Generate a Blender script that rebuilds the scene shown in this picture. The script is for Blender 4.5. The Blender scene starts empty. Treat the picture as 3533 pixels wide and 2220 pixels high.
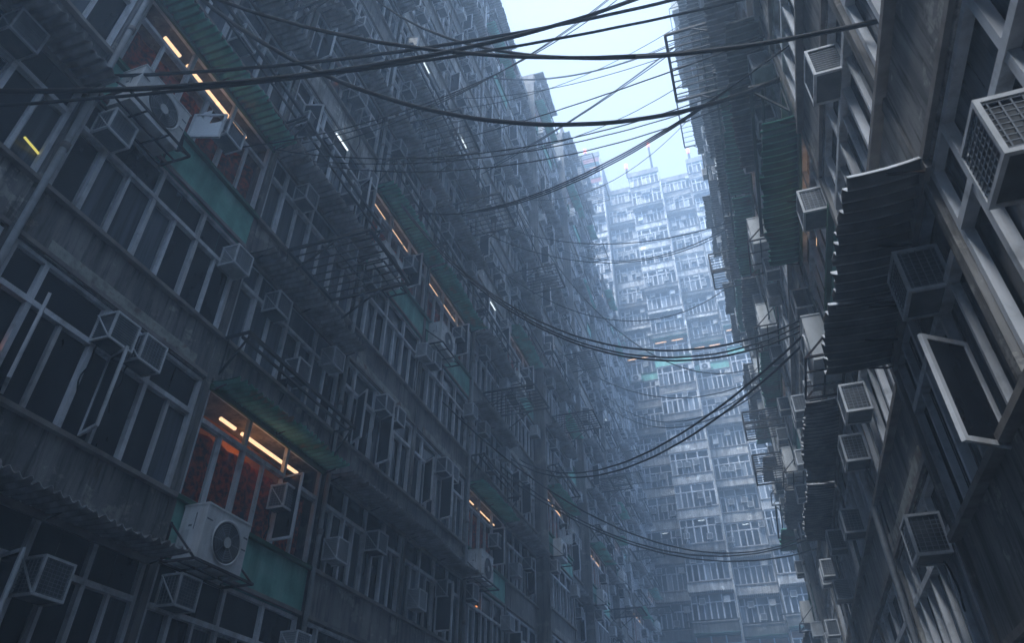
import bpy, math, random
from mathutils import Vector, Matrix
random.seed(7)
SC = bpy.context.scene
COL = SC.collection
RAD = math.radians

# ------------------------------------------------------------------ camera
CAM_ROT = Matrix(((0.94731187, 0.19082541, 0.25726616),
                  (0.3203095, -0.56077173, -0.76350304),
                  (-0.00142819, 0.80568029, -0.59234891)))
cd = bpy.data.cameras.new('camera')
cam = bpy.data.objects.new('camera', cd); COL.objects.link(cam)
cam.matrix_world = CAM_ROT.to_4x4()
cd.sensor_width = 36; cd.lens = 24.80; cd.clip_start = 0.05; cd.clip_end = 3000
cd.dof.use_dof = True; cd.dof.focus_distance = 16; cd.dof.aperture_fstop = 2.8
SC.camera = cam

# ------------------------------------------------------------------ world, sun, exposure
SUN_EL, SUN_AZ = RAD(58), RAD(200)          # azimuth measured from +Y towards +X
w = bpy.data.worlds.new('World'); SC.world = w; w.use_nodes = True
nt = w.node_tree; nt.nodes.clear()
sky = nt.nodes.new('ShaderNodeTexSky'); sky.sky_type = 'NISHITA'; sky.sun_disc = False
sky.sun_elevation = SUN_EL; sky.sun_rotation = SUN_AZ; sky.air_density = 1.6; sky.dust_density = 4.0; sky.ozone_density = 2.0
mx = nt.nodes.new('ShaderNodeMixRGB'); mx.inputs[0].default_value = 0.85
mx.inputs[2].default_value = (3.0, 3.55, 4.55, 1)     # even overcast cloud
bg = nt.nodes.new('ShaderNodeBackground'); bg.inputs[1].default_value = 0.108
wo = nt.nodes.new('ShaderNodeOutputWorld')
nt.links.new(sky.outputs[0], mx.inputs[1]); nt.links.new(mx.outputs[0], bg.inputs[0]); nt.links.new(bg.outputs[0], wo.inputs[0])
sl = bpy.data.lights.new('sun', 'SUN'); sl.energy = 2.8; sl.angle = RAD(25); sl.color = (0.92, 0.96, 1.0)
so = bpy.data.objects.new('sun', sl); COL.objects.link(so); so.location = (0, -20, 80)
sd = Vector((math.sin(SUN_AZ) * math.cos(SUN_EL), math.cos(SUN_AZ) * math.cos(SUN_EL), math.sin(SUN_EL)))
so.rotation_euler = sd.to_track_quat('Z', 'Y').to_euler()
SC.view_settings.view_transform = 'Standard'; SC.view_settings.look = 'None'
SC.view_settings.exposure = 2.2; SC.view_settings.gamma = 1
cy = SC.cycles
cy.max_bounces = 6; cy.diffuse_bounces = 3; cy.glossy_bounces = 2; cy.transmission_bounces = 3; cy.transparent_max_bounces = 10; cy.volume_bounces = 1
cy.use_denoising = True; cy.use_fast_gi = False; cy.caustics_reflective = False; cy.caustics_refractive = False
HAZE = 0.0128; HAZE_COL = (0.56, 0.755, 1.0, 1)

# ------------------------------------------------------------------ materials
def mat_new(n):
    m = bpy.data.materials.new(n); m.use_nodes = True
    return m, m.node_tree, m.node_tree.nodes['Principled BSDF']
def noise_mix(t, cols, scale, stretch=(1, 1, 1), detail=6, pos=(0.35, 0.65), rough=0.6):
    g = t.nodes.new('ShaderNodeNewGeometry'); mp = t.nodes.new('ShaderNodeMapping'); mp.inputs['Scale'].default_value = stretch
    n = t.nodes.new('ShaderNodeTexNoise'); n.inputs['Scale'].default_value = scale; n.inputs['Detail'].default_value = detail; n.inputs['Roughness'].default_value = rough
    r = t.nodes.new('ShaderNodeValToRGB')
    e = r.color_ramp.elements
    e[0].position = pos[0]; e[0].color = (*cols[0], 1); e[1].position = pos[1]; e[1].color = (*cols[-1], 1)
    for i, c in enumerate(cols[1:-1]):
        q = e.new(pos[0] + (pos[1] - pos[0]) * (i + 1) / (len(cols) - 1)); q.color = (*c, 1)
    t.links.new(g.outputs['Position'], mp.inputs[0]); t.links.new(mp.outputs[0], n.inputs[0]); t.links.new(n.outputs[0], r.inputs[0])
    return r.outputs[0], n.outputs[0]
def surf(name, cols, scale=3, stretch=(1, 1, 1), rough=0.85, metal=0.0, bump=0.0, streak=None, pos=(0.35, 0.65), spec=0.3, dirt=False):
    m, t, b = mat_new(name)
    c, nv = noise_mix(t, cols, scale, stretch, pos=pos)
    if dirt:
        for cc, scl, st, ps in (((.34, .31, .28), 6.0, (1.3, 1.3, .12), (.5, .66)), ((1.8, 1.8, 1.75), 1.1, (1, 1, 1.6), (.57, .61)), ((.6, .42, .3), 2.6, (1.5, 1.5, .3), (.62, .72))):
            c3, _ = noise_mix(t, [(1, 1, 1), cc], scl, st, pos=ps, rough=.7)
            k = t.nodes.new('ShaderNodeMixRGB'); k.blend_type = 'MULTIPLY'; k.inputs[0].default_value = 1
            t.links.new(c, k.inputs[1]); t.links.new(c3, k.inputs[2]); c = k.outputs[0]
    if streak:
        c2, _ = noise_mix(t, [(1, 1, 1), streak], 2.2, (1.6, 1.6, 0.16), pos=(0.42, 0.68))
        k = t.nodes.new('ShaderNodeMixRGB'); k.blend_type = 'MULTIPLY'; k.inputs[0].default_value = 1
        t.links.new(c, k.inputs[1]); t.links.new(c2, k.inputs[2]); c = k.outputs[0]
    t.links.new(c, b.inputs['Base Color'])
    b.inputs['Roughness'].default_value = rough; b.inputs['Metallic'].default_value = metal; b.inputs['Specular IOR Level'].default_value = spec
    if bump:
        bp = t.nodes.new('ShaderNodeBump'); bp.inputs['Strength'].default_value = bump; bp.inputs['Distance'].default_value = 0.02
        t.links.new(nv, bp.inputs['Height']); t.links.new(bp.outputs[0], b.inputs['Normal'])
    return m
def rib_shaded(name, cols, scale=3, **kw):  # dark bands painted along the corrugation valleys in place of rib shade
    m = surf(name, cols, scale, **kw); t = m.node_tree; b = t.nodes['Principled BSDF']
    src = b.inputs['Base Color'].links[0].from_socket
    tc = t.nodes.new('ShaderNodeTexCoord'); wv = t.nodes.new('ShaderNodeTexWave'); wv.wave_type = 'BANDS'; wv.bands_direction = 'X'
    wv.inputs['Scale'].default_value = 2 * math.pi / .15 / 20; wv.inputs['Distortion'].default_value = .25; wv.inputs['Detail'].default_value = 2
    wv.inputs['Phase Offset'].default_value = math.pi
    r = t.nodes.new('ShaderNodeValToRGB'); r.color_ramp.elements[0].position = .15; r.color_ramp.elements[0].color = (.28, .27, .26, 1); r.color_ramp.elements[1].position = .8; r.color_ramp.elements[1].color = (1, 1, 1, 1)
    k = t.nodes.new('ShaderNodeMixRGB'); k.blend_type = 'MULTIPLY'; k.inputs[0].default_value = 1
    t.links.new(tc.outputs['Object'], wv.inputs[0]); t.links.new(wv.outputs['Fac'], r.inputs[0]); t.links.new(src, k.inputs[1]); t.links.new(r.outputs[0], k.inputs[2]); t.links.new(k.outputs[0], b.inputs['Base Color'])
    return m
M = {}
M['wall'] = surf('stained_concrete', [(.12, .12, .12), (.23, .225, .22), (.34, .335, .33)], 0.9, streak=(.42, .40, .38), bump=.8, dirt=True, pos=(.3, .72))
M['wall2'] = surf('grey_plaster', [(.18, .18, .18), (.29, .28, .27), (.42, .40, .38)], 0.8, streak=(.5, .5, .5), bump=.6, dirt=True, pos=(.3, .72))
M['plaster'] = surf('pale_plaster', [(.36, .36, .36), (.55, .54, .53), (.68, .67, .65)], 1.3, streak=(.5, .5, .48), bump=.4, dirt=True, pos=(.3, .6))
M['peeled'] = surf('peeling_plaster', [(.16, .13, .11), (.3, .3, .28), (.42, .43, .40), (.2, .12, .08)], 3.5, bump=.8, pos=(.35, .66))
M['red_plaster'] = surf('red_paint', [(.3, .08, .06), (.45, .14, .1)], 1.5, streak=(.5, .5, .5), bump=.3)
M['green'] = surf('green_paint', [(.12, .30, .25), (.2, .5, .42), (.3, .58, .5)], 1.7, streak=(.6, .62, .6), bump=.4, pos=(.3, .7))
M['green_dark'] = surf('dark_green_paint', [(.03, .09, .05), (.05, .14, .08)], 4, bump=.3)
M['ledge'] = surf('ledge_concrete', [(.16, .14, .13), (.3, .28, .26)], 3, bump=.5)
M['frame'] = surf('window_frame_paint', [(.48, .5, .53), (.70, .73, .77), (.78, .8, .84)], 5, rough=.6, streak=(.62, .6, .58), pos=(.3, .6))
M['frame_old'] = surf('weathered_frame', [(.36, .38, .4), (.5, .53, .56)], 7, rough=.7, streak=(.55, .5, .46))
M['cage'] = surf('cage_paint', [(.5, .52, .54), (.72, .74, .77)], 6, rough=.55)
M['casing'] = surf('casing_metal', [(.09, .10, .11), (.17, .18, .19)], 4, rough=.6, streak=(.6, .6, .6))
M['casing_pale'] = surf('pale_casing', [(.45, .47, .48), (.62, .64, .66)], 3, rough=.55, streak=(.7, .7, .68))
M['grille'] = surf('grille_wire', [(.2, .22, .25), (.3, .33, .37)], 8, rough=.5, metal=.3)
M['unit'] = surf('outdoor_unit_paint', [(.6, .62, .63), (.78, .79, .8)], 3, rough=.5, streak=(.7, .68, .65))
M['black'] = surf('black_steel', [(.008, .008, .009), (.02, .018, .018)], 6, rough=.6)
M['rust'] = surf('rusty_steel', [(.012, .01, .01), (.04, .02, .015)], 9, rough=.8)
M['cable'] = surf('cable_rubber', [(.006, .007, .009), (.012, .013, .015)], 6, rough=.6, spec=.15)
M['tin'] = rib_shaded('dark_tin', [(.3, .3, .31), (.55, .56, .58), (.68, .68, .67)], 2.2, rough=.65, streak=(.5, .45, .42), pos=(.3, .7))
M['tin_pale'] = rib_shaded('grey_tin', [(.32, .33, .35), (.55, .56, .58)], 2.2, rough=.6, streak=(.55, .5, .46))
M['tin_near'] = rib_shaded('brightened_tin', [(.5, .52, .55), (.78, .8, .83)], 2.2, rough=.5, streak=(.7, .66, .62))  # paler copy of the tin, lifted because little light reaches the near awnings
M['tin_green'] = rib_shaded('green_tin', [(.36, .24, .14), (.12, .48, .36), (.22, .68, .55)], 1.4, rough=.6, streak=(.8, .75, .7), pos=(.30, .56))
M['curtain_red'] = surf('red_curtain', [(.08, .012, .006), (.5, .07, .02)], 9, (1, 1, 1), rough=.9, pos=(.42, .6))
M['room'] = surf('room_wood', [(.35, .13, .04), (.55, .24, .08)], 4, rough=.8)
M['room_dark'] = surf('room_dark', [(.03, .03, .03), (.05, .05, .05)], 4)
M['curtain'] = surf('grey_curtain', [(.05, .06, .07), (.16, .18, .2)], 7, (1, 1, .06), rough=.9, pos=(.4, .6))
M['white'] = surf('sky_glint_white', [(.72, .76, .8), (.8, .84, .86)], 3, rough=.4)  # white painted for the sky mirrored in the broken glass
M['asphalt'] = surf('asphalt', [(.03, .03, .03), (.06, .06, .06)], 2)
M['cloth'] = surf('hanging_cloth', [(.12, .14, .17), (.3, .32, .35)], 3, rough=.9)
def glass(name, col, rough, alpha=None):
    m, t, b = mat_new(name)
    c, nv = noise_mix(t, [tuple(x * .6 for x in col), col], 1.3)
    t.links.new(c, b.inputs['Base Color'])
    b.inputs['Roughness'].default_value = rough; b.inputs['Specular IOR Level'].default_value = .12
    bp = t.nodes.new('ShaderNodeBump'); bp.inputs['Strength'].default_value = .08; bp.inputs['Distance'].default_value = .05
    t.links.new(nv, bp.inputs['Height']); t.links.new(bp.outputs[0], b.inputs['Normal'])
    if alpha is not None: b.inputs['Alpha'].default_value = alpha
    return m
M['glass'] = surf('dark_glass', [(.004, .005, .007), (.012, .015, .02), (.05, .055, .06)], 1.7, (1, 1, .5), rough=.2, pos=(.35, .8), spec=.16)
M['glass_pale'] = surf('pale_curtained_glass', [(.14, .17, .2), (.3, .34, .38)], 6, (1, 1, .08), rough=.3, pos=(.4, .62), spec=.5)
M['glass_curtain'] = surf('curtained_glass', [(.03, .04, .05), (.11, .13, .16)], 8, (1, 1, .05), rough=.25, pos=(.4, .62), spec=.5)
M['glass_clear'] = glass('clear_glass', (.02, .02, .02), .08, .12)
def emis(name, col, s):
    m, t, b = mat_new(name)
    b.inputs['Base Color'].default_value = (*col, 1); b.inputs['Emission Color'].default_value = (*col, 1); b.inputs['Emission Strength'].default_value = s
    return m
M['tube_orange'] = emis('orange_tube', (1, .6, .34), .42)
M['tube_white'] = emis('white_tube', (.86, .96, 1), .4)
M['tube_yellow'] = emis('yellow_tube', (1, .85, .2), .15)
M['lamp_orange'] = emis('orange_lamp', (1, .3, .07), .5)
M['lamp_red'] = emis('red_beacon', (1, .12, .08), 1.6)

# ------------------------------------------------------------------ mesh helpers
class MB:
    def __init__(s): s.v = []; s.f = []; s.m = []; s.mats = []
    def mi(s, m):
        if m not in s.mats: s.mats.append(m)
        return s.mats.index(m)
    def quad(s, pts, m):
        k = len(s.v); s.v += [tuple(p) for p in pts]; s.f.append(tuple(range(k, k + len(pts)))); s.m.append(s.mi(m))
    def box(s, x0, x1, y0, y1, z0, z1, m, rot=None, piv=(0, 0, 0)):
        k = len(s.v)
        P = [(x, y, z) for z in (z0, z1) for y in (y0, y1) for x in (x0, x1)]
        if rot is not None:
            P = [tuple(Vector(piv) + rot @ (Vector(p) - Vector(piv))) for p in P]
        s.v += P
        for q in ((0, 2, 3, 1), (4, 5, 7, 6), (0, 1, 5, 4), (2, 6, 7, 3), (0, 4, 6, 2), (1, 3, 7, 5)):
            s.f.append(tuple(k + i for i in q)); s.m.append(s.mi(m))
    def bar(s, p, q, w, m, h=None):
        p = Vector(p); q = Vector(q); d = (q - p); L = d.length; d.normalize()
        up = Vector((0, 0, 1)) if abs(d.z) < .95 else Vector((0, 1, 0))
        a = d.cross(up).normalized(); b = a.cross(d); h = h or w
        k = len(s.v)
        for c in (p, q):
            for i, j in ((-1, -1), (1, -1), (1, 1), (-1, 1)): s.v.append(tuple(c + a * (i * w / 2) + b * (j * h / 2)))
        for f in ((3, 2, 1, 0), (4, 5, 6, 7), (0, 1, 5, 4), (1, 2, 6, 5), (2, 3, 7, 6), (3, 0, 4, 7)):
            s.f.append(tuple(k + i for i in f)); s.m.append(s.mi(m))
    def tube(s, pts, r, m, n=6):
        k = len(s.v); N = len(pts); pts = [Vector(p) for p in pts]
        for i, p in enumerate(pts):
            d = (pts[min(i + 1, N - 1)] - pts[max(i - 1, 0)]).normalized()
            up = Vector((0, 0, 1)) if abs(d.z) < .9 else Vector((0, 1, 0))
            a = d.cross(up).normalized(); b = a.cross(d)
            for j in range(n):
                t = 2 * math.pi * j / n; s.v.append(tuple(p + a * (r * math.cos(t)) + b * (r * math.sin(t))))
        for i in range(N - 1):
            for j in range(n):
                a0 = k + i * n + j; a1 = k + i * n + (j + 1) % n
                s.f.append((a0, a1, a1 + n, a0 + n)); s.m.append(s.mi(m))
        s.f.append(tuple(k + j for j in reversed(range(n)))); s.m.append(s.mi(m))
        s.f.append(tuple(k + (N - 1) * n + j for j in range(n))); s.m.append(s.mi(m))
    def disc(s, c, r, y, m, n=24, t=.01):     # a disc facing +y
        k = len(s.v)
        for yy in (y, y + t):
            for j in range(n):
                a = 2 * math.pi * j / n; s.v.append((c[0] + r * math.cos(a), yy, c[1] + r * math.sin(a)))
        s.f.append(tuple(k + j for j in range(n))); s.m.append(s.mi(m))
        s.f.append(tuple(k + n + j for j in reversed(range(n)))); s.m.append(s.mi(m))
        for j in range(n):
            s.f.append((k + j, k + n + j, k + n + (j + 1) % n, k + (j + 1) % n)); s.m.append(s.mi(m))
    def ring(s, c, r, y, w, m, n=24):
        pts = [(c[0] + r * math.cos(2 * math.pi * j / n), y, c[1] + r * math.sin(2 * math.pi * j / n)) for j in range(n + 1)]
        s.tube(pts, w, m, 4)
    def mesh(s, name, smooth=False):
        me = bpy.data.meshes.new(name); me.from_pydata(s.v, [], s.f)
        for m in s.mats: me.materials.append(M[m])
        me.polygons.foreach_set('material_index', s.m)
        if smooth: me.polygons.foreach_set('use_smooth', [True] * len(s.f))
        me.update(); return me
def link(name, data, parent=None, loc=(0, 0, 0), rz=0.0):
    o = bpy.data.objects.new(name, data); COL.objects.link(o)
    o.location = loc; o.rotation_euler = (0, 0, rz)
    if parent is not None: o.parent = parent
    return o
def tag(o, label=None, cat=None, group=None, kind=None):
    if label: o['label'] = label
    if cat: o['category'] = cat
    if group: o['group'] = group
    if kind: o['kind'] = kind
    return o
RT = CAM_ROT.transposed()
def vis(p, mx=1.12):                         # roughly in view, with a margin
    c = RT @ Vector(p)
    if c.z > -0.3: return False
    return abs(c.x / -c.z) < 0.7258 * mx and abs(c.y / -c.z) < 0.456 * mx + .03
def dist(p): return Vector(p).length

# ------------------------------------------------------------------ layout constants
F = 3.0; S0 = 4.35; BW = 3.93; GZ = -12.0
LX, RX, FY = -8.33, 2.10, 59.6
ROT = {'L': -math.pi / 2, 'R': math.pi / 2, 'F': math.pi}
def sill(k): return S0 + F * k
def ordn(n): return {1: '1st', 2: '2nd', 3: '3rd'}.get(n, '%dth' % n)

# ------------------------------------------------------------------ the window kit (local: x along, y outward, z up from sill)
HW = 2.05; TR = 1.38
def window_mesh(kind, seed, W=BW, fat=False):
    rnd = random.Random(seed)
    fr = MB(); gl = MB(); x0, x1 = .09, W - .09
    g = {0: 'glass_clear', 1: 'glass_curtain', 2: 'glass_curtain', 3: 'glass', 4: 'glass_curtain', 5: 'glass', 6: 'glass', 7: 'glass', 8: 'glass'}[kind]
    f = 'frame'
    y0, y1 = -.10, -.03
    fr.box(x0, x1, y0, y1 + .01, 0, .06, f); fr.box(x0, x1, y0, y1 + .01, HW - .06, HW, f)
    fr.box(x0, x0 + .07, y0, y1 + .01, .06, HW - .06, f); fr.box(x1 - .07, x1, y0, y1 + .01, .06, HW - .06, f)
    npan = {0: 6, 1: 7, 2: 7, 3: 6, 4: 7, 5: 7, 6: 8, 7: 7, 8: 7}[kind]
    step = (x1 - x0) / npan
    fr.box(x0 + .07, x1 - .07, y0, y1 + .03, TR - .04, TR + .04, f)
    big = set(range(0, npan, 2)) if npan % 2 == 0 else {0, 1 + 0, 3, 5}
    for i in range(1, npan):
        x = x0 + i * step
        wd = (.075 if i % 2 == 0 else .055) * (1.6 if fat else 1)
        fr.box(x - wd / 2, x + wd / 2, y0, y1 + (.02 if i % 2 == 0 else 0), .06, TR - .04, f)
        if i % 2 == 0 or (kind in (3, 7) and i == npan - 1):
            fr.box(x - wd / 2, x + wd / 2, y0, y1 + .01, TR + .04, HW - .06, f)
    # inner sash rims of a few panes
    for i in range(npan):
        if rnd.random() < .35:
            a, b = x0 + i * step + .04, x0 + (i + 1) * step - .04
            for q in ((a, a + .025, .07, TR - .05), (b - .025, b, .07, TR - .05)):
                fr.box(q[0], q[1], y0 - .005, y0 + .02, q[2], q[3], 'frame_old')
            fr.box(a + .025, b - .025, y0 - .005, y0 + .02, .07, .1, 'frame_old'); fr.box(a + .025, b - .025, y0 - .005, y0 + .02, TR - .08, TR - .05, 'frame_old')
    for i in range(npan):
        a, b = x0 + i * step, x0 + (i + 1) * step
        mg = g
        q_ = rnd.random()
        if kind not in (0,) and q_ < .3: mg = 'glass' if g != 'glass' else 'glass_curtain'
        elif kind not in (0, 8) and q_ > .9: mg = 'glass_pale'
        t1, t2 = rnd.uniform(-.008, .008), rnd.uniform(-.008, .008)
        gl.quad([(b, y0 - .02 + t1, .03), (a, y0 - .02 - t1, .03), (a, y0 - .02 - t1 + t2, TR), (b, y0 - .02 + t1 + t2, TR)], mg)
        gl.quad([(b, y0 - .022 + t1, TR), (a, y0 - .022 - t1, TR), (a, y0 - .022 - t1 - t2, HW), (b, y0 - .022 + t1 - t2, HW)], 'glass' if (g == 'glass' and mg == 'glass') else g)
    return fr.mesh('window_frame'), gl.mesh('window_pane')
_s = MB(); _s.box(.003, BW - .003, -.3, .10, -.07, -.0005, 'ledge'); SILL = _s.mesh('sill')
_s = MB(); _s.box(.003, BW - .003, -.3, .10, -.07, -.0005, 'green_dark'); SILL_G = _s.mesh('sill_green')
_s = MB(); _s.box(.08, BW - .08, .0015, .05, HW + .03, HW + .10, 'ledge'); LINT = _s.mesh('lintel')
WIN = {}
def get_win(kind, var, fat=False):
    k = (kind, var, fat)
    if k not in WIN: WIN[k] = window_mesh(kind, kind * 17 + var, fat=fat)
    return WIN[k]
def sash_mesh(w_=.5, h_=1.28, broken=False):
    b = MB(); t = .045; f = 'frame'
    b.box(0, w_, -.02, .02, 0, t, f); b.box(0, w_, -.02, .02, h_ - t, h_, f); b.box(0, t, -.02, .02, t, h_ - t, f); b.box(w_ - t, w_, -.02, .02, t, h_ - t, f)
    g = MB()
    if broken:
        P = [(t, t), (w_ - t, t), (w_ - t, .45), (.33, .4), (.36, .62), (.2, .5), (.16, .72), (w_ * .5, .8), (w_ * .45, h_ - .3), (.14, h_ - t), (t, h_ - t)]
        k = len(g.v); n = len(P)
        g.quad([(x, .003, z) for x, z in P], 'white'); g.quad([(x, -.003, z) for x, z in reversed(P)], 'white')
    else:
        g.box(t, w_ - t, -.004, .004, t, h_ - t, 'glass')
    return b.mesh('sash'), g.mesh('sash_pane')
SASH = sash_mesh(); SASH_N = sash_mesh(.52, .98); SASH_B = sash_mesh(.62, .66, True)
def tube_mesh(L, m, r=.03):
    b = MB(); b.tube([(0, 0, 0), (L, 0, 0)], r, m, 8); return b.mesh('light_tube')
TUBE_S = tube_mesh(.8, 'tube_orange', .022); TUBE_O = tube_mesh(.95, 'tube_orange', .035); TUBE_O2 = tube_mesh(.42, 'tube_orange', .035); TUBE_W = tube_mesh(.6, 'tube_white', .024); TUBE_Y = tube_mesh(.3, 'tube_yellow', .018)
LAMP = tube_mesh(.1, 'lamp_orange', .018)
_c = MB()
for i in range(48):
    xa, xb = .1 + i * (BW - .2) / 48, .1 + (i + 1) * (BW - .2) / 48
    ya, yb = -.34 + .03 * math.sin(i * 1.3), -.34 + .03 * math.sin((i + 1) * 1.3)
    _c.quad([(xb, yb, .02), (xa, ya, .02), (xa, ya, TR), (xb, yb, TR)], 'curtain_red')
CURT = _c.mesh('curtain', True)
_c = MB(); _c.box(.1, BW - .1, -.3, -.28, .02, TR, 'curtain'); CURT_D = _c.mesh('curtain_grey')
TUBE_F = tube_mesh(1.2, 'tube_orange', .06)
_c = MB(); _c.box(.1, BW - .1, -.86, -.84, .02, 2.4, 'room'); _c.box(.1, BW - .1, -.83, -.02, HW + .05, HW + .07, 'room')
BACKP = _c.mesh('room_lining')

# ------------------------------------------------------------------ window air conditioners (local: x centred, y outward, z from bottom)
def ac_parts(var):
    rnd = random.Random(var); w_, d_, h_ = .46, .37, .47
    ca = MB(); ca.box(-w_ / 2 + .03, w_ / 2 - .03, 0, d_ - .04, .03, h_ - .03, 'casing_pale' if var == 2 else 'casing')
    if var != 2: ca.box(-w_ / 2 + .012, w_ / 2 - .012, .0, d_ - .01, .012, .028, 'casing')
    fr = MB(); t = .032; m = 'cage'
    for x in (-w_ / 2, w_ / 2 - t):
        for z in (0, h_ - t): fr.box(x, x + t, 0, d_ - t, z, z + t, m)
        fr.box(x, x + t, d_ - t, d_, 0, h_, m); fr.box(x, x + t, 0, t * .8, t, h_ - t, m)
    for z in (0, h_ - t): fr.box(-w_ / 2 + t, w_ / 2 - t, d_ - t, d_, z, z + t, m)
    fr.bar((w_ / 2 + .005, 0.01, h_ - .02), (w_ / 2 + .005, d_ - .01, .02), .03, m, .012)
    gr = MB()
    n = 10 if var == 0 else 12
    for sx in (-w_ / 2 + .012, w_ / 2 - .012):
        for i in range(1, n): gr.box(sx - .004, sx + .004, t, d_ - t, h_ * i / n - .0035, h_ * i / n + .0035, 'grille')
        if var == 0:
            for i in range(1, 6): gr.box(sx - .004, sx + .004, d_ * i / 6 - .004, d_ * i / 6 + .004, t, h_ - t, 'grille')
    for i in range(1, n): gr.box(-w_ / 2 + t, w_ / 2 - t, d_ - .016, d_ - .008, h_ * i / n - .0035, h_ * i / n + .0035, 'grille')
    if var != 1:
        for i in range(1, 8): x = -w_ / 2 + w_ * i / 8; gr.box(x - .004, x + .004, d_ - .0145, d_ - .0095, t, h_ - t, 'grille')
    return ca, fr, gr
HOSE = []
for q in range(3):
    b = MB(); L_ = (.55, 1.1, .8)[q]
    b.tube([(.1, .06, .05)] + [(.1 + .04 * math.sin(i * .9 + q), .05 - .03 * min(i, 2) / 2, .02 - L_ * i / 9) for i in range(1, 10)], .012, 'cable', 6); HOSE.append(b.mesh('drain_hose', True))
AC = []
for v in range(3):
    ca, fr, gr = ac_parts(v)
    lo = MB()
    lo.box(-.21, .21, 0, .34, .02, .45, 'casing_pale' if v == 2 else 'casing')
    for sx in (-.23, .20):
        lo.box(sx, sx + .03, .34, .37, 0, .47, 'cage')
        for z in (0, .44): lo.box(sx, sx + .03, 0, .34, z, z + .03, 'cage')
    for z in (0, .44): lo.box(-.2, .2, .34, .37, z, z + .03, 'cage')
    lo.bar((.235, 0.01, .45), (.235, .36, .02), .03, 'cage', .012)
    AC.append((ca.mesh('casing'), fr.mesh('cage_frame'), gr.mesh('grille'), lo))
AC_LO = [a[3].mesh('window_air_conditioner') for a in AC]

# ------------------------------------------------------------------ outdoor units on brackets (local: x from 0 to 1.45 along, y outward, z=0 sill)
def outdoor():
    b = MB(); x0, x1, y0, y1, z0, z1 = .2, 1.26, .04, .50, -.98, -.12
    b.box(x0, x1, y0, y1, z0, z1, 'unit'); b.box(x0 - .012, x1 + .012, y0 - .012, y1 + .012, z1, z1 + .03, 'unit'); b.box(x0 - .008, x1 + .008, y0 - .008, y1 + .008, z0 - .02, z0, 'unit')
    for zz in (-.36, -.55): b.box(x0 + .02, x0 + .12, y1, y1 + .006, zz, zz + .02, 'casing')
    b.box(x0 + .90, x1 - .02, y1, y1 + .004, -.35, -.33, 'casing')
    b.box(x1, x1 + .005, .2, .26, -.45, -.42, 'casing'); b.box(x1, x1 + .004, y0 + .05, y0 + .2, -.75, -.5, 'casing_pale'); b.box(x1, x1 + .006, .3, .315, -.5, -.24, 'casing')
    fan = MB(); c = (.70, -.56)
    fan.disc(c, .33, y1 + .001, 'room_dark', 32, .006); fan.ring(c, .335, y1 + .012, .016, 'unit', 32)
    for i in range(1, 9): fan.ring(c, .31 * i / 9, y1 + .022, .0035, 'grille', 28)
    for i in range(8):
        a = i * math.pi / 4; fan.bar((c[0] + .06 * math.cos(a), y1 + .02, c[1] + .06 * math.sin(a)), (c[0] + .31 * math.cos(a), y1 + .02, c[1] + .31 * math.sin(a)), .006, 'grille')
    hub = MB(); hub.disc(c, .085, y1 + .022, 'casing_pale', 20, .012)
    br = MB(); m = 'rust'; t = .035
    for x in (.02, 1.43):
        br.bar((x, 0, -1.03), (x, .64, -1.03), t, m); br.bar((x, .02, -1.03), (x, .02, -.42), t, m); br.bar((x, .02, -.44), (x, .62, -1.02), .028, m)
    br.bar((.02, .64, -1.03), (1.43, .64, -1.03), t, m); br.bar((.02, .03, -1.03), (1.43, .03, -1.03), t, m); br.bar((.02, .33, -1.035), (1.43, .33, -1.035), .025, m)
    br.bar((.5, .03, -1.03), (.5, .64, -1.03), .025, m); br.bar((1.0, .03, -1.03), (1.0, .64, -1.03), .025, m)
    pp = MB()
    for q in range(3):
        o = q * .02
        pts = [(1.22 - 1.02, .2 + o, -.7)] + [(.18 - .22 * math.sin(t * math.pi) - o, .2 + o * .5, -.72 - .28 * math.sin(t * math.pi) + t * .9) for t in [i / 10 for i in range(1, 11)]]
        pp.tube(pts, .013, 'cable', 6)
    return b.mesh('unit_body'), fan.mesh('fan_grille'), hub.mesh('hub'), br.mesh('bracket'), pp.mesh('pipe')
OUT = outdoor()
_l = MB(); _l.box(.2, 1.2, .12, .46, -.98, -.2, 'unit'); _l.disc((.72, -.6), .3, .461, 'room_dark', 20, .008); _l.ring((.72, -.6), .31, .47, .015, 'unit', 20); _l.disc((.72, -.6), .085, .47, 'casing_pale', 12, .01)
for x in (.02, 1.43): _l.bar((x, 0, -1.03), (x, .64, -1.03), .035, 'rust'); _l.bar((x, .02, -.44), (x, .62, -1.02), .028, 'rust')
_l.bar((.02, .64, -1.03), (1.43, .64, -1.03), .035, 'rust'); _l.bar((.02, .05, -1.03), (1.43, .05, -1.03), .035, 'rust')
OUT_LO = _l.mesh('outdoor_air_conditioner')

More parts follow.
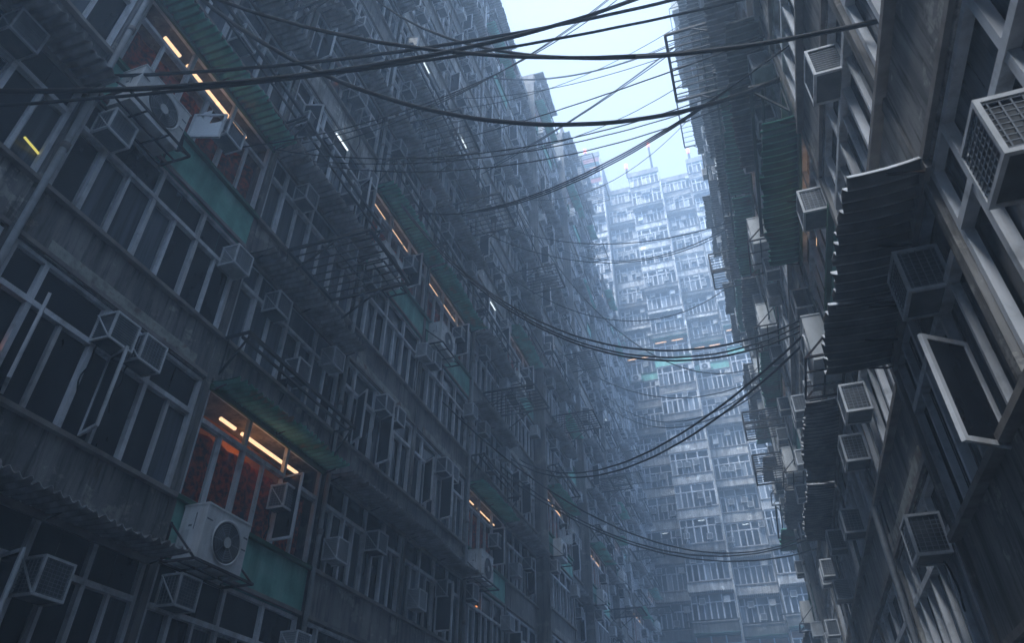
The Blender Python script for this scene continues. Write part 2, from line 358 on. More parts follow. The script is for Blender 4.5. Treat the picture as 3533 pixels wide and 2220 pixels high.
# ------------------------------------------------------------------ corrugated awnings (local: x along 0..L, y outward, z=0 at the wall edge)
def awning_mesh(L, D, drop, mat, seed, ragged=.05, amp=.034):
    rnd = random.Random(seed); b = MB(); per = .15; n = int(L / per * 6); k = b.mi(mat)
    top = []
    edge = 0
    for i in range(n + 1):
        x = L * i / n; ph = x / per * 2 * math.pi
        if i % 3 == 0: edge = rnd.uniform(-ragged, ragged) * .35 + (.5 * ragged * math.sin(x * 1.7 + seed))
        warp = .02 * math.sin(x * 1.1 + seed * 2) + .012 * math.sin(x * 3.1 + seed)
        zc = amp * math.sin(ph)
        row = []
        for j in range(5):
            s = j / 4; y = .01 + (D + edge) * s
            row.append((x, y, -drop * s + zc + warp * s * 1.3 - .02 * math.sin(s * math.pi)))
        top.append(row)
    for th in (0, -.012):
        for row in top:
            for p in row: b.v.append((p[0], p[1], p[2] + th))
    N = (n + 1) * 5
    for i in range(n):
        for j in range(4):
            a = i * 5 + j
            b.f.append((a, a + 5, a + 6, a + 1)); b.m.append(k)
            b.f.append((N + a, N + a + 1, N + a + 6, N + a + 5)); b.m.append(k)
        a = i * 5 + 4; b.f.append((a, a + 5, N + a + 5, N + a)); b.m.append(k)
        a = i * 5; b.f.append((a, N + a, N + a + 5, a + 5)); b.m.append(k)
    for i, s in ((0, 1), (n, -1)):
        for j in range(4):
            a = i * 5 + j; q = (a, a + 1, N + a + 1, N + a); b.f.append(q if s > 0 else q[::-1]); b.m.append(k)
    return b.mesh('sheet', True)
def awning_rail(L, D, drop, mat='ledge'):
    b = MB(); b.box(0, L, 0, .05, -.13, -.03, mat)
    for x in (.05, L / 2, L - .08): b.bar((x, .05, -.12), (x, D * .5, -drop * .5 - .05), .018, 'rust')
    return b.mesh('batten')
AWN = {}
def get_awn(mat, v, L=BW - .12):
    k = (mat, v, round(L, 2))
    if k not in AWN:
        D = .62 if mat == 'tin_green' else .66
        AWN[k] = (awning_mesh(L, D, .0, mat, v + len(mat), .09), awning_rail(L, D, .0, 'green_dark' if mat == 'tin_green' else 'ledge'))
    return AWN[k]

# ------------------------------------------------------------------ clothes racks and rails
def rack_meshes(L=1.85, D=2.0, n=8):
    fr = MB(); m = 'black'; t = .06
    fr.bar((0, 0, 0), (0, D, 0), t, m); fr.bar((L, 0, 0), (L, D, 0), t, m); fr.bar((0, D, 0), (L, D, 0), t * 1.2, m); fr.bar((0, .02, 0), (L, .02, 0), t * 1.2, m)
    gr = MB()
    for i in range(1, n): gr.bar((L * i / n, .03, .012), (L * i / n, D - .02, .012), .026, m)
    gr.bar((0, D * .5, .03), (L, D * .5, .03), .022, m)
    br = MB(); br.bar((0.0, .02, -.85), (0.0, D * .62, -.02), .035, m); br.bar((0, .02, -.9), (0, .02, 0), .02, m)
    return fr.mesh('frame'), gr.mesh('grating'), br.mesh('brace')
RACK = rack_meshes()
RACKF = rack_meshes(3.2, 1.35, 12)
def rail_meshes(L=BW - .2):
    a = MB(); m = 'black'
    a.bar((0, .48, .02), (L, .48, .02), .06, m); a.bar((0, .30, .0), (L, .30, .0), .045, m); a.bar((-.06, .0, .0), (-.06, .52, .02), .045, m); a.bar((L + .06, 0, 0), (L + .06, .52, .02), .045, m)
    b = MB(); b.bar((0, .02, -.72), (0, .46, -.03), .03, m); b.bar((0, .015, -.75), (0, .015, 0), .022, m)
    return a.mesh('rail'), b.mesh('brace')
RAIL = rail_meshes()

# ------------------------------------------------------------------ blocks of flats
SPOTS = []           # candidate window air conditioners, sorted by distance later
SIDE = {'L': 'left facade', 'R': 'right facade', 'F': 'end building'}
def to_world(side, root, u, out, z):
    a = ROT[side]; c, s = math.cos(a), math.sin(a)
    return (root[0] + u * c - out * s, root[1] + u * s + out * c, z)
def cell_phrase(side, row, bay, where):
    if side == 'F': return '%s row up, %s column from the left, %s' % (ordn(row), ordn(bay), where)
    return '%s row up, %s bay along the %s' % (ordn(row), ordn(bay), where)

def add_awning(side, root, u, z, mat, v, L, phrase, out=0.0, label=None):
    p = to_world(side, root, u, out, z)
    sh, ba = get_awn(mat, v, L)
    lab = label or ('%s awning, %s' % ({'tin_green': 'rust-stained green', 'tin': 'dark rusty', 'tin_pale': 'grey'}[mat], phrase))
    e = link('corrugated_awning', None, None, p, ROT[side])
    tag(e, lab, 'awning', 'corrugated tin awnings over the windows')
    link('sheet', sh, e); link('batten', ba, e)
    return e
def add_outdoor(side, root, u, z, phrase, out=0.0, hose=False):
    p = to_world(side, root, u, out, z)
    far = dist(p) > 30
    o = link('outdoor_air_conditioner', OUT_LO if far else None, None, p, ROT[side])
    tag(o, 'fan unit on bracket, %s' % phrase, 'air conditioner', 'outdoor fan units on wall brackets')
    if not far:
        link('unit_body', OUT[0], o); f = link('fan_grille', OUT[1], o); link('hub', OUT[2], f); link('bracket', OUT[3], o); link('pipe', OUT[4], o)
    return o
def add_rack(side, root, u, z, phrase, out=0.0, big=False, ms=None):
    ms = ms or (RACKF if big else RACK)
    p = to_world(side, root, u, out, z)
    e = link('clothes_rack', None, None, p, ROT[side]); tag(e, 'black clothes rack jutting out, %s' % phrase, 'rack', 'clothes racks jutting from the facades')
    link('frame', ms[0], e); link('grating', ms[1], e)
    link('brace', ms[2], e); b2 = link('brace', ms[2], e); b2.location = (3.2 if ms is RACKF else 1.85, 0, 0)
    return e
def add_rail(side, root, u, z, phrase, out=0.0):
    p = to_world(side, root, u, out, z)
    e = link('drying_rail', None, None, p, ROT[side]); tag(e, 'thin black drying rail, %s' % phrase, 'rail', 'drying rails below the windows')
    link('rail', RAIL[0], e); link('brace', RAIL[1], e); b2 = link('brace', RAIL[1], e); b2.location = (BW - .2, 0, 0)
    return e

def block(side, y0, y1, base, offs, k0, k1, roof, name_label, first_bay, widths=None, outs=None, S=S0, near=False, thick=9.0, wallmat='wall', Frow=F, where=None, topmat=None):
    """One block: bays from near to far (offs given near->far for the sides, left->right for the end building)."""
    n = len(offs)
    W = y1 - y0
    root = {'L': (base, y1, GZ), 'R': (base, y0, GZ), 'F': (y1, base, GZ)}[side]
    r = link('apartment_block', None, None, root, ROT[side]); tag(r, name_label, 'building', 'apartment blocks round the alley')
    widths = widths or [BW] * n; outs = outs or [0.0] * n
    # bays in local u order
    us = []; acc = 0
    order = range(n) if side == 'R' else range(n - 1, -1, -1)
    for i in order:
        us.append((i, acc)); acc += widths[i]
    wall = MB(); painted = {}
    top = roof - GZ
    for i, u in us:
        o = outs[i]; w_ = widths[i]
        wall.box(u, u + w_, -thick, o - .9, 0, top - .02, wallmat)                # body behind the rooms
        # podium and lowest wall
        zb = S + Frow * k0 - GZ
        wall.box(u + .002, u + w_ - .002, o - .9, o, 0, zb - .07, wallmat)
        for k in range(k0, k1 + 1):
            z = S + Frow * k - GZ
            t = (k - offs[i]) % 9
            hi = z + Frow - .07 if k < k1 else top
            m = {2: 'wall', 8: 'wall', 7: 'wall2', 6: 'wall', 3: 'wall', 4: 'wall', 5: 'plaster', 1: 'wall2', 0: 'wall2'}[(t + 1) % 9 if True else t]
            tn = (k + 1 - offs[i]) % 9                                            # spandrel belongs to the window above it
            m = {0: 'green', 8: 'wall', 7: 'wall', 6: 'wall2', 5: 'plaster', 4: 'plaster', 3: 'wall', 2: 'wall2', 1: 'wall'}[tn]
            if side == 'F' and m == 'wall2' and tn in (6, 2, 1): m = 'plaster'
            if side != 'F' and m == 'plaster' and (i + k) % 2: m = 'wall2'
            if topmat and k >= k1 - 1: m = topmat
            if m == 'green' and not (side == 'F' and i % 2):
                painted.setdefault('green', []).append((u + .06, u + w_ - .06, o - .9, o + .012, z + HW + .1, hi))
                wall.box(u, u + .058, o - .9, o, z + HW, hi, wallmat); wall.box(u + w_ - .058, u + w_, o - .9, o, z + HW, hi, wallmat)
            else:
                wall.box(u + .002, u + w_ - .002, o - .9, o, z + HW, hi, m)
            if t == 7:
                wall.box(u + .4, u + w_ - .5, o + .001, o + .02, z + HW + .02, z + HW + .30, 'peeled')
            # sill ledge and lintel
        # side cheeks of projecting bays
    for i, u in us:
        o = outs[i]
        wall.box(u - .07, u + .07, o - .9, o + .03, 0, top + .004, 'plaster' if side == 'F' and o > 0 else wallmat)
    wall.box(acc - .07, acc + .07, outs[us[-1][0]] - .9, outs[us[-1][0]] + .03, 0, top + .004, wallmat)
    link('wall', wall.mesh('wall'), r)
    for q in painted.get('green', []):
        b = MB(); b.box(*q, 'green'); pnl = link('painted_panel', b.mesh('painted_panel'), r); pnl['label'] = 'green painted wall panel below the lit window'
    for i, u in us:
        if side == 'F' or near or (first_bay + i) % 2: continue
        b = MB(); b.tube([(u, outs[i] + .1, .5), (u + .01, outs[i] + .1, top * .5), (u, outs[i] + .1, top - .3)], .05, 'frame_old', 8)
        for q in range(int(top / 3)): b.tube([(u, outs[i] + .1, 2 + q * 3), (u, outs[i] + .1, 2.12 + q * 3)], .065, 'ledge', 8)
        link('drain_pipe', b.mesh('drain_pipe', True), r)
    rf = MB()
    for i, u in us:
        o = outs[i]; w_ = widths[i]
        rf.box(u - .05, u + w_ + .05, -thick, o + .12, top + .006, top + .16, 'ledge')
        rf.box(u - .05, u + w_ + .05, o - .1, o + .10, top + .162, top + .75, 'wall2')
    link('roof', rf.mesh('roof'), r)
    # windows and what hangs from them
    cnt = 0
    for i, u in us:
        o = outs[i]; w_ = widths[i]; sc = w_ / BW
        for k in range(k0, k1 + 1):
            z = S + Frow * k; t = (k - offs[i]) % 9
            cw = to_world(side, root, u + w_ / 2, o, z + 1)
            corners = [to_world(side, root, u + a * w_, o + .3, z + b) for a in (0, 1) for b in (-1, 2.3)]
            if not any(vis(c) for c in corners + [cw]): continue
            row = k - k0 + 1; bay = first_bay + i
            ph = cell_phrase(side, row, bay, where or SIDE[side])
            rnd = random.Random(hash((side, i, k, first_bay)) & 0xffff) if False else random.Random(i * 131 + k * 17 + first_bay * 7 + ord(side))
            fm, gm = get_win(t if side != 'F' else (t + (rnd.randrange(1, 8) if rnd.random() < .3 and t else 0)) % 9 or t, rnd.randrange(4), side == 'F')
            wn = link('window', fm, r, (u, o, z - GZ)); wn.scale = (sc, 1, 1)
            link('pane', gm, wn); link('sill', SILL_G if t == 0 else SILL, wn); link('lintel', LINT, wn)
            d = dist(cw)
            def sash(uu, zz, ang, ms=SASH, nm='open_sash'):
                s_ = link(nm, ms[0], wn, (uu, -.02, zz), 0); s_.rotation_euler = (0, 0, ang)
                # parent's scale is near one; glass rides with the sash
                link('pane', ms[1], wn, (uu, -.02, zz), ang)
                return s_
            if t == 0:
                link('curtain', CURT if side != 'F' else CURT_D, wn); link('room_lining', BACKP, wn)
                if side != 'F' or k > 5:
                 for uu, tb in ((2.9, TUBE_O2), (1.75, TUBE_O), (.85, TUBE_O)) if side != 'F' else ((2.5, TUBE_F), (.7, TUBE_F)):
                    link('light_tube', tb if d < 16 or side == 'F' else TUBE_S, wn, (uu - .1, -.17 if side != 'F' else -.02, 1.72 if side != 'F' else 1.9))
                if d < 40:
                    if (side, k) == ('L', 2): sash(2.15, .04, 1.9, SASH_B, 'broken_sash')
                    elif side == 'L': sash(1.38, .08, 1.5)
            quiet = near or side == 'R'
            if (side, i, k, near) == ('R', 2, 0, True):
                q = sash(1.0, -.1, math.radians(132), SASH_N); 
            if (side, first_bay + i, k) == ('L', 2, 1): link('light_tube', TUBE_Y, wn, (.15, -.09, .45), .2)
            if t == 0 and (side, first_bay + i, k) in (('L', 4, 0),):
                pl = bpy.data.lights.new('lamp_glow', 'POINT'); pl.energy = 1.0 if k == 0 else .35; pl.color = (1, .42, .13); pl.shadow_soft_size = .12
                link('lamp_glow', pl, wn, (2.0, -.45, 1.62))
            if t == 3 and not near:
                link('light_tube', TUBE_W, wn, (1.5, .02, HW - .22))
                if not quiet: sash(3.45, .08, 1.9)
                if d < 45 and not quiet: sash(.6, .08, 1.2)
            if t in (7,) and d < 45 and not quiet: sash(3.1, .08, 1.0); sash(1.9, .08, 1.25)
            if t in (5, 4) and d < 45 and not quiet: sash(3.5, .08, 1.5)
            if t in (2, 6) and d < 45 and not quiet and rnd.random() < .7: sash(rnd.uniform(.6, 2.8), .08, rnd.uniform(.6, 1.6))
            if t == 8 and side == 'F': sash(3.3, .08, 1.6)
            if side == 'L' and d < 35 and rnd.random() < .2 and t != 0:
                link('lamp', LAMP, wn, (rnd.uniform(.5, 3.4), -.09, rnd.uniform(.5, 1.8)))
            # things hanging on the facade
            def P(uu): return u + uu * sc
            acs = {0: [(1.5, .60, 0)], 8: [(.32, 1.24, 2)] + ([(3.45, 1.37, 0)] if side != 'F' else []), 7: [(2.1, 1.37, 1), (1.52, 1.37, 0)],
                   6: [(1.75, .95, 0), (3.3, .25, 2)], 5: [(3.0, .55, 0), (2.1, .5, 1), (1.2, .6, 0)], 4: [(2.6, .55, 1), (1.5, .6, 0), (.8, .15, 1)],
                   3: [(3.3, .35, 0), (1.1, .15, 1), (.45, 1.35, 0)], 2: [(2.95, 1.38, 0), (.75, 1.3, 2)], 1: [(2.95, 1.17, 0), (.7, 1.2, 2), (1.9, .2, 1)]}[t]
            for j, (uu, zz, v) in enumerate(acs):
                if rnd.random() < .08 and not (side == 'L' and i < 4): continue
                if side == 'R' and cw[1] < 15.5 and z < 9.5: continue
                if (side, first_bay + i, k) == ('L', 2, 1): uu, zz = 1.25, 1.37
                jit = 0 if d < 14 else rnd.uniform(-.2, .2)
                SPOTS.append((to_world(side, root, P(uu + jit), o - .02, z + zz), side, v, ph, j, len(acs), zz, t))
            if near: continue
            if t == 0:
                add_awning(side, root, P(.06), z + HW + .02, 'tin_green', rnd.randrange(3), (BW - .12) * sc, ph, o)
                if side != 'F' or i % 2 == 0: add_outdoor(side, root, P(2.4) if sc > .9 else P(1.9), z, ph, o)
            if t == 6: add_awning(side, root, P(.06), z + HW - .05, 'tin_pale' if side == 'L' and k < 1 else 'tin', rnd.randrange(3), (BW - .12) * sc, ph, o)
            if t in (1, 2) : add_awning(side, root, P(.06), z + HW, 'tin', rnd.randrange(3), (BW - .12) * sc, ph, o)
            if t == 4 and rnd.random() < .6: add_awning(side, root, P(.06), z + HW, 'tin', rnd.randrange(3), (BW - .12) * sc, ph, o)
            if t == 2 and side == 'L': add_rack(side, root, P(1.05), z - .06, ph, o + .1)
            if t in (1, 3) and side != 'F': add_rail(side, root, P(.1), z - .03, ph, o + .1)
            if t in (1,) and side == 'F': add_rail(side, root, P(.1), z - .03, ph, o + .1)
            cnt += 1
    return root, cnt

def yb(i): return .35 + BW * i
R1 = S0 + F * 11 + HW + .9
#       side  y-range            plane      offsets (orange row per bay)   rows
block('L', yb(-1), yb(3), LX, [6, 4, 2, 0], -1, 11, 39.6, 'stained grey block filling the near left side, orange lit window low down', 1)
block('L', yb(3), yb(7), LX, [3, 3, 1, 4], -1, 11, 39.6, 'grey block just beyond the nearest one on the left', 5)
block('L', yb(7), yb(9), LX, [2, 4], -1, 12, 41.3, 'third block along the left with a projecting near bay at the roofline', 9, outs=[.5, 0])
block('L', yb(9), yb(11), LX, [2, 0], -1, 13, 45.3, 'fourth block along the left, a step taller than the third', 11, outs=[.5, 0])
block('L', yb(11), yb(11) + 1.95, LX, [3], -1, 14, 50.6, 'narrow slab standing tallest in the left row', 13, widths=[1.95], outs=[.35])
block('L', yb(11) + 1.97, 59.2, LX, [4, 2, 1, 3], -1, 11, 40.5, 'lower hazy block at the far end of the left side, meeting the end building', 14, widths=[3.41, 3.41, 3.42, 3.42], outs=[.1, .4, .1, .4])
block('R', yb(2), yb(7), RX, [1, 3, 3, 2, 4], -1, 11, 39.8, 'dark right block hung with awnings and racks, beside the bright end building', 1)
block('R', yb(7) + .02, yb(7) + 5.3, RX, [1, 3], -1, 8, 31.6, 'lower hazy block ending the right side', 6, widths=[2.64, 2.64], outs=[.25, .1])
# near block on the right with its own floor heights
NS, NF = 2.5, 3.22
block('R', -3.0, 8.19, RX - .06, [11, 8, 15], -1, 11, 40.5, 'nearest block on the right edge of the view, steep close windows', 1, widths=[4.0, 4.1, 3.09], S=NS, near=True, Frow=NF, where='nearest right block')
# end building
FW = [2.9, 3.1, 3.5, 3.3, 3.5, 3.3]
FO = [1.2, -1.1, 1.0, -1.1, 1.0, -1.1]
fx0 = -11.2
block('F', fx0, fx0 + sum(FW[:1]) , FY, [2], -1, 20, 68.0, 'tallest tower of the end building behind the left roofline, red painted top', 1, widths=FW[:1], outs=[1.2], topmat='red_plaster')
block('F', fx0 + FW[0], fx0 + sum(FW), FY, [2] * 5, -1, 19, 63.0, 'pale end building closing the alley, stepped projecting bays and roof masts', 2, widths=FW[1:], outs=FO[1:])
block('F', fx0 - 6.2, fx0, FY + 3, [2, 4], -1, 14, 48.0, 'low wing of the end building hidden behind the left side', 1, widths=[3.1, 3.1], where='low wing')

# unseen blocks added behind the viewer, heights shaped to keep the near end dark
for (xa, xb_, ya, yb_, top, lb) in ((-17, LX, -26, yb(-1) - .01, 42, 'unseen left block behind the viewer, height shaped to shade the alley'), (RX - .06, 11, -26, -3.01, 10, 'unseen right block behind the viewer, kept low to let light in'), (-20, 14, -37, -26.02, 30, 'unseen block added behind the viewer to shade the near alley')):
    r_ = link('apartment_block', None, None, ((xa + xb_) / 2, (ya + yb_) / 2, GZ)); tag(r_, lb, 'building')  # added unseen block, shares the name of the real blocks
    hx, hy = (xb_ - xa) / 2, (yb_ - ya) / 2
    b = MB(); b.box(-hx, hx, -hy, hy, 0, top - GZ, 'wall'); link('wall', b.mesh('wall'), r_)
    b = MB(); b.box(-hx - .1, hx + .1, -hy, hy, top - GZ + .002, top - GZ + .3, 'ledge'); link('roof', b.mesh('roof'), r_)

# ------------------------------------------------------------------ ground and alley
g = MB(); g.box(-600, 600, -600, 600, GZ - .5, GZ - .004, 'asphalt'); tag(link('ground', g.mesh('ground')), kind='structure')

# ------------------------------------------------------------------ window air conditioners: the nearest 290 as things
for (y_, z_, v_, lb) in [(5.65, 3.84, 0, 'large mesh-caged box with diagonal strut, under the near dark awning'), (8.83, 2.52, 0, 'caged box low on the right, below the wide concrete wall panel'),
        (10.26, 5.07, 0, 'caged box hung before pale window bars right of the awnings'), (11.62, 4.88, 0, 'caged box next beyond the one before the pale window bars'),
        (14.17, 4.57, 0, 'small caged box against the rear stack of dark awnings'), (3.3, 3.03, 0, 'nearest caged box, cut by the right edge of the view'),
        (8.60, 7.61, 0, 'dark flat-sided box beside the green ledge and red window'), (5.70, 7.07, 1, 'big dark slatted box high on the near right windows'),
        (12.08, 8.30, 1, 'small slatted box below the end of the right green awning'), (9.92, 11.35, 1, 'box behind the black pipes right of the centre'), (14.04, 7.34, 0, 'small caged box left of the lowest right fan unit cage')]:
    SPOTS.append(((RX + .01, y_ + .23, z_), 'R', v_, lb, 0, 1, 0, -1))
SPOTS = [s for s in SPOTS if vis(s[0], 1.03 if s[7] >= 0 else 1.4)]
SPOTS.sort(key=lambda s: dist(s[0]))
stuff = MB()
for n_, (p, side, v, ph, j, tot, zz, t) in enumerate(SPOTS):
    if n_ < 290:
        look = {0: 'mesh-caged', 1: 'slatted', 2: 'pale flat-sided'}[v]
        pos = '' if tot == 1 else (['nearer ', 'middle ', 'farther '][j] if tot == 3 else ['nearer ', 'farther '][min(j, 1)])
        if side == 'F': pos = pos.replace('nearer', 'right').replace('farther', 'left')
        lab = '%s%s box, %s' % (pos, look, ph)
        if t == -1: lab = ph
        near = n_ < 110
        o = link('window_air_conditioner', None if near else AC_LO[v], None, p, ROT[side])
        tag(o, lab, 'air conditioner', 'boxed air conditioners hung at the windows')
        if near:
            if (n_ * 7) % 5 < 2: link('drain_hose', HOSE[n_ % 3], o)
            link('casing', AC[v][0], o); link('cage_frame', AC[v][1], o); link('grille', AC[v][2], o)
    else:
        lo = AC[v][3]; R_ = Matrix.Rotation(ROT[side], 3, 'Z'); k = len(stuff.v)
        stuff.v += [tuple(R_ @ Vector(q) + Vector(p)) for q in lo.v]
        mi = [stuff.mi(m) for m in lo.mats]
        stuff.f += [tuple(k + i for i in f) for f in lo.f]; stuff.m += [mi[i] for i in lo.m]
if stuff.v:
    tag(link('distant_air_conditioner', stuff.mesh('distant_air_conditioner')), 'small boxed air conditioners dotted over the hazy far facades', 'air conditioner', None, 'stuff')
print('AC spots', len(SPOTS))

# ------------------------------------------------------------------ big awnings on the near right block
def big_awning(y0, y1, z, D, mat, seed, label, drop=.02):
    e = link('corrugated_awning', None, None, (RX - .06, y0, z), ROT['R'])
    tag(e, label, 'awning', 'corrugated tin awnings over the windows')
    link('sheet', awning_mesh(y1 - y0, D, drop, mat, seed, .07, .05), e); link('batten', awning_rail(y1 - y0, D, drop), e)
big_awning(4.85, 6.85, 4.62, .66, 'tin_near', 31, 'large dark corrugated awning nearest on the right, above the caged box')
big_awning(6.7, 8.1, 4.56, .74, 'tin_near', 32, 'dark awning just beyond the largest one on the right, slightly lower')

# ------------------------------------------------------------------ overhead cables
CABLES = [
 (-8.20,4.51,13.54,2.00,8.34,10.55,2.77,0.030,'thick black cable sagging lowest across the pale sky'),
 (-8.20,4.40,10.02,1.90,7.61,12.46,0.61,0.026,'uppermost of three near cables across the top left'),
 (-8.20,1.67,6.21,1.90,8.13,14.38,1.68,0.026,'middle one of three near cables across the top left'),
 (-8.20,3.10,7.55,1.90,7.79,12.19,0.49,0.020,'lowest of three near cables across the top left'),
 (-8.20,3.85,12.72,2.00,6.39,8.74,1.55,0.024,'upper thick cable crossing the top of the sky'),
 (-8.20,9.54,22.24,2.00,4.73,6.40,2.07,0.022,'steeper cable beside the one crossing the top of the sky'),
 (-8.20,7.30,11.55,2.00,13.1,25.5,2.30,0.013,'thin wire rising from below the left green awning'),
 (-8.20,8.80,13.35,2.00,14.6,29.0,2.30,0.013,'thin rising wire, left one of the pair above the black awning'),
 (-8.20,8.84,13.02,2.00,13.29,26.54,1.97,0.013,'thin rising wire, right one of the pair above the black awning'),
 (-8.20,8.06,12.40,2.00,9.53,12.25,1.21,0.012,'top wire of the three level wires crossing the centre of the sky'),
 (-8.20,8.90,12.95,2.00,10.6,13.3,1.02,0.012,'middle wire of the three level wires across the sky'),
 (-8.20,8.95,12.95,2.00,10.4,12.9,1.26,0.012,'bottom wire of the three level wires across the sky'),
 (-8.20,14.38,16.57,2.00,8.0,10.9,1.57,0.013,'upper strand of the bundle rising to the right over the end roof'),
 (-8.20,14.43,16.56,2.00,7.6,10.4,1.45,0.013,'middle strand of the bundle rising to the right over the end roof'),
 (-8.20,14.53,16.57,2.00,7.2,9.9,1.32,0.013,'lower strand of the bundle rising to the right over the end roof'),
 (-8.20,15.43,20.87,2.00,8.10,11.45,0.27,0.014,'single taut wire crossing the sky above the left towers'),
 (-8.20,21.82,26.68,2.00,18.15,27.51,0.55,0.020,'left wire of the three steep wires high in the sky'),
 (-8.20,21.14,25.72,2.00,17.80,26.95,0.54,0.020,'middle wire of the three steep wires high in the sky'),
 (-8.20,19.81,23.71,2.00,16.13,24.29,0.39,0.020,'right wire of the three steep wires high in the sky'),
 (-8.20,20.58,32.27,2.00,20.42,30.65,1.44,0.018,'upper faint wire sagging at the top of the left roofline'),
 (-8.20,21.17,33.02,2.00,17.27,25.86,1.33,0.018,'lower faint wire sagging at the top of the left roofline'),
 (-8.20,13.14,16.37,2.00,12.0,8.15,3.02,0.018,'top cable of the big sagging loop in the middle of the alley'),
 (-8.20,13.21,16.32,2.00,12.71,8.35,3.08,0.019,'lowest cable of the big sagging loop in the middle'),
 (-8.20,13.25,16.42,2.00,12.9,8.6,3.12,0.017,'middle cable of the big sagging loop in the middle'),
 (-8.20,25.81,12.85,2.00,10.49,7.27,1.67,0.022,'upper cable rising steeply to the right fan unit from the haze'),
 (-8.20,24.5,12.35,2.00,11.2,7.5,1.85,0.022,'lower cable rising steeply to the right fan unit from the haze'),
 (-8.20,24.12,24.60,2.00,20.00,18.13,1.24,0.018,'upper wire in front of the top rows of the end building'),
 (-8.20,18.0,19.6,2.00,23.5,21.0,2.3,0.016,'middle wire in front of the top rows of the end building'),
 (-8.20,32.57,30.94,2.00,22.34,20.11,1.84,0.020,'lower wire in front of the top rows of the end building'),
 (-8.20,44.0,26.8,2.00,25.9,15.0,2.62,0.026,'upper faint wire across the middle of the end building'),
 (-8.20,43.0,25.6,2.00,25.22,14.36,2.46,0.026,'lower faint wire across the middle of the end building'),
 (-8.20,17.92,11.36,2.00,27.5,9.0,2.36,0.021,'upper cable sagging across the bottom of the end building'),
 (-8.20,22.86,11.48,2.00,25.21,8.16,1.87,0.021,'middle cable sagging across the bottom of the end building'),
 (-8.20,22.64,11.20,2.00,24.75,7.62,1.65,0.021,'lower cable sagging across the bottom of the end building'),
 (-8.20,25.64,27.89,2.00,27.18,16.29,4.19,0.020,'long wire looping below the lit row of the end building'),
 (-8.20,21.26,20.29,2.00,26.61,20.85,3.14,0.018,'thin wire sagging past the left facade towards the end building'),
 (-8.20,16.0,24.5,2.00,13.0,19.0,.9,0.012,'thin wire rising low over the upper left racks to the right'),
 (-8.20,16.2,24.0,2.00,15.5,24.5,1.3,0.012,'thin slack wire just below the three steep wires'),
 (-8.20,11.0,19.5,2.00,10.0,17.5,.6,0.010,'thin taut wire high over the upper left windows'),
 (-8.20,27.5,30.0,2.00,22.0,27.8,2.2,0.015,'faint slack wire hanging in the sky above the end roof'),
 (-8.20,12.5,17.2,2.00,14.0,19.5,1.9,0.011,'thin slack wire crossing the upper middle of the left block'),
 (-8.20,30.0,22.0,2.00,24.0,14.0,2.4,0.017,'faint wire across the middle rows of the left far blocks'),
]
for (xa, ya, za, xb_, yb_, zb, sag, r_, lab) in CABLES:
    xa -= .25; xb_ += .25
    b = MB(); N = 40
    pts = []
    for i in range(N + 1):
        t = i / N; pts.append((xa + (xb_ - xa) * t, ya + (yb_ - ya) * t, za + (zb - za) * t - 4 * sag * t * (1 - t) + .004 * math.sin(i * 1.7)))
    b.tube(pts, r_ * (1.25 if r_ >= .0195 and za < 23 and ya < 10 else 1.1), 'cable', 6)
    tag(link('overhead_cable', b.mesh('overhead_cable', True)), lab, 'cable', 'cables slung across the alley')

# ------------------------------------------------------------------ racks standing clear of the right side, seen against the sky and the end building
R2root = (RX, yb(2), GZ)
def rrack(y, z, lab, D=1.3, L=3.2):
    ms = rack_meshes(L, D, 10)
    e = link('clothes_rack', None, None, (RX, y, z), ROT['R']); tag(e, lab, 'rack', 'clothes racks jutting from the facades')
    link('frame', ms[0], e); link('grating', ms[1], e); link('brace', ms[2], e); link('brace', ms[2], e, (L, 0, 0))
rrack(10.6, 16.1, 'large clothes rack high on the right, against the sky at the top', 1.65, 2.05)
rrack(24.0, 30.8, 'clothes rack against the pale sky, the lower and farther one on the right', 1.25, 3.4)
def lattice(y, z, lab, D, L, H):
    e = link('window_cage', None, None, (RX, y, z), ROT['R']); tag(e, lab, 'cage', 'wire window cages on the far right edge')
    fr = MB(); m = 'black'; t = .05
    for u in (0, L):
        fr.bar((u, 0, 0), (u, D, 0), t, m); fr.bar((u, 0, -H), (u, D, -H), t, m); fr.bar((u, D, .02), (u, D, -H - .02), t, m)
    fr.bar((0, D, 0), (L, D, 0), t, m); fr.bar((0, D, -H), (L, D, -H), t, m)
    link('frame', fr.mesh('frame'), e)
    gr = MB(); n = 7
    for u in (0, L):
        for i in range(1, n): gr.bar((u, .02, -H * i / n), (u, D - .02, -H * i / n + .01 * math.sin(i * 5 + y)), .022, m)
        gr.bar((u, D * .5, -.02), (u, D * .5 + .03, -H), .022, m)
    for i in range(1, n): gr.bar((.02, D, -H * i / n), (L - .02, D, -H * i / n), .018, m)
    link('grating', gr.mesh('grating'), e)
lattice(22.8, 19.05, 'top wire cage before the end building at the right', 1.4, 1.1, .95)
lattice(24.7, 12.8, 'middle wire cage before the end building', 1.4, .9, .7)
lattice(23.9, 10.7, 'lowest wire cage before the end building', 1.4, 1.2, .6)

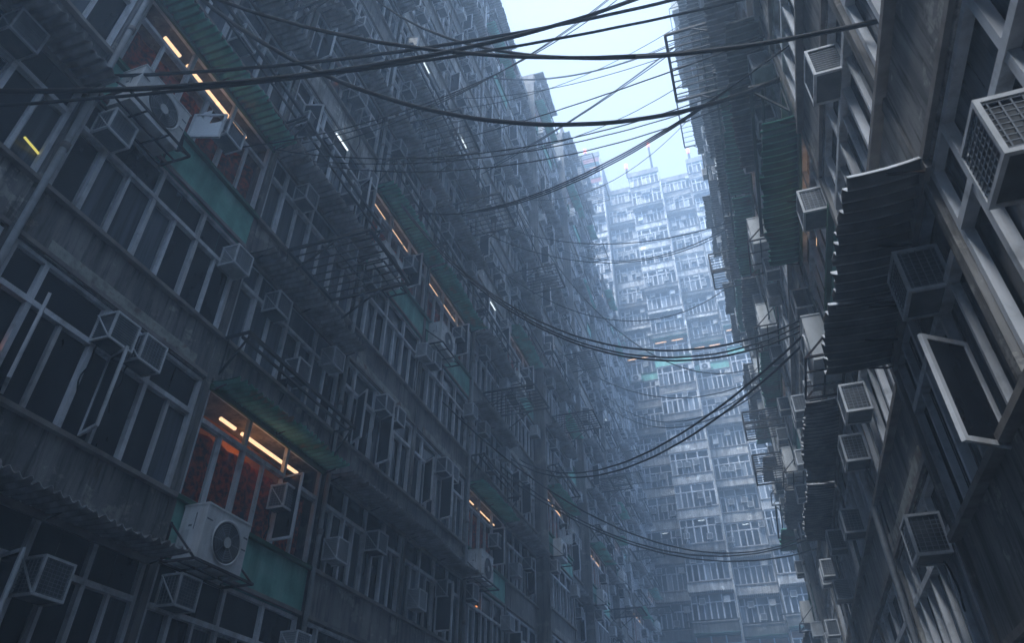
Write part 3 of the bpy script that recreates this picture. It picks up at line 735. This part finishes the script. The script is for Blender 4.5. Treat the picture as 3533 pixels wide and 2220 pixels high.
# ------------------------------------------------------------------ roof masts with red beacons and a dish on the end building
for x, z0, h, lab in ((-13.2, 48.8, 22.2, 'short roof mast with red beacon left of the red tower'), (-10.1, 68.2, 1.6, 'roof mast with red beacon on the red tower'), (-5.3, 63.6, 1.6, 'short mast with red beacon over the second bay of the end roof'),
                 (-2.3, 63.8, 4.2, 'tallest mast with red beacon on the end roof'), (2.1, 63.6, 1.6, 'mast with red beacon at the right end of the end roof')):
    e = link('roof_mast', None, None, (x, FY - .6, z0)); tag(e, lab, 'mast', 'roof masts with red beacons')
    b = MB(); b.tube([(0, 0, 0), (0, 0, h)], .13, 'black', 8); link('pole', b.mesh('pole'), e)
    b = MB(); b.tube([(0, 0, h), (0, 0, h + .7)], .16, 'lamp_red', 8); link('beacon', b.mesh('beacon'), e)
b = MB()
dp = [(0, .28), (.45, .2), (.75, .02)]
for i in range(16):
    a0, a1 = 2 * math.pi * i / 16, 2 * math.pi * (i + 1) / 16
    for (ra, ya), (rb, y2) in zip(dp[:-1], dp[1:]):
        b.quad([(ra * math.cos(a0), ya, ra * math.sin(a0)), (rb * math.cos(a0), y2, rb * math.sin(a0)), (rb * math.cos(a1), y2, rb * math.sin(a1)), (ra * math.cos(a1), ya, ra * math.sin(a1))], 'casing')
e = link('satellite_dish', None, None, (-10.0, FY - 2.2, 63.6)); tag(e, 'round satellite dish fixed to the tower front below its red top', 'dish')
link('reflector', b.mesh('reflector', True), e)
b = MB(); b.bar((0, .28, 0), (0, 1.1, -.3), .08, 'black'); link('arm', b.mesh('arm'), e)

# ------------------------------------------------------------------ haze
hz = MB(); k = 0
X0, X1, Y0, Y1, Z0, Z1 = -605, 605, -605, 605, GZ - 1.5, 73.5
hz.box(X0, X1, Y0, Y1, Z0, Z1, 'cable')
me = hz.mesh('haze'); me.materials.clear()
m = bpy.data.materials.new('haze_air'); m.use_nodes = True; t = m.node_tree; t.nodes.clear()
pv = t.nodes.new('ShaderNodeVolumePrincipled'); pv.inputs['Color'].default_value = HAZE_COL; pv.inputs['Density'].default_value = HAZE; pv.inputs['Anisotropy'].default_value = .3
mo = t.nodes.new('ShaderNodeOutputMaterial'); t.links.new(pv.outputs[0], mo.inputs['Volume'])
me.materials.append(m)
tag(link('haze', me), 'pale blue haze filling the alley', 'haze', None, 'stuff')
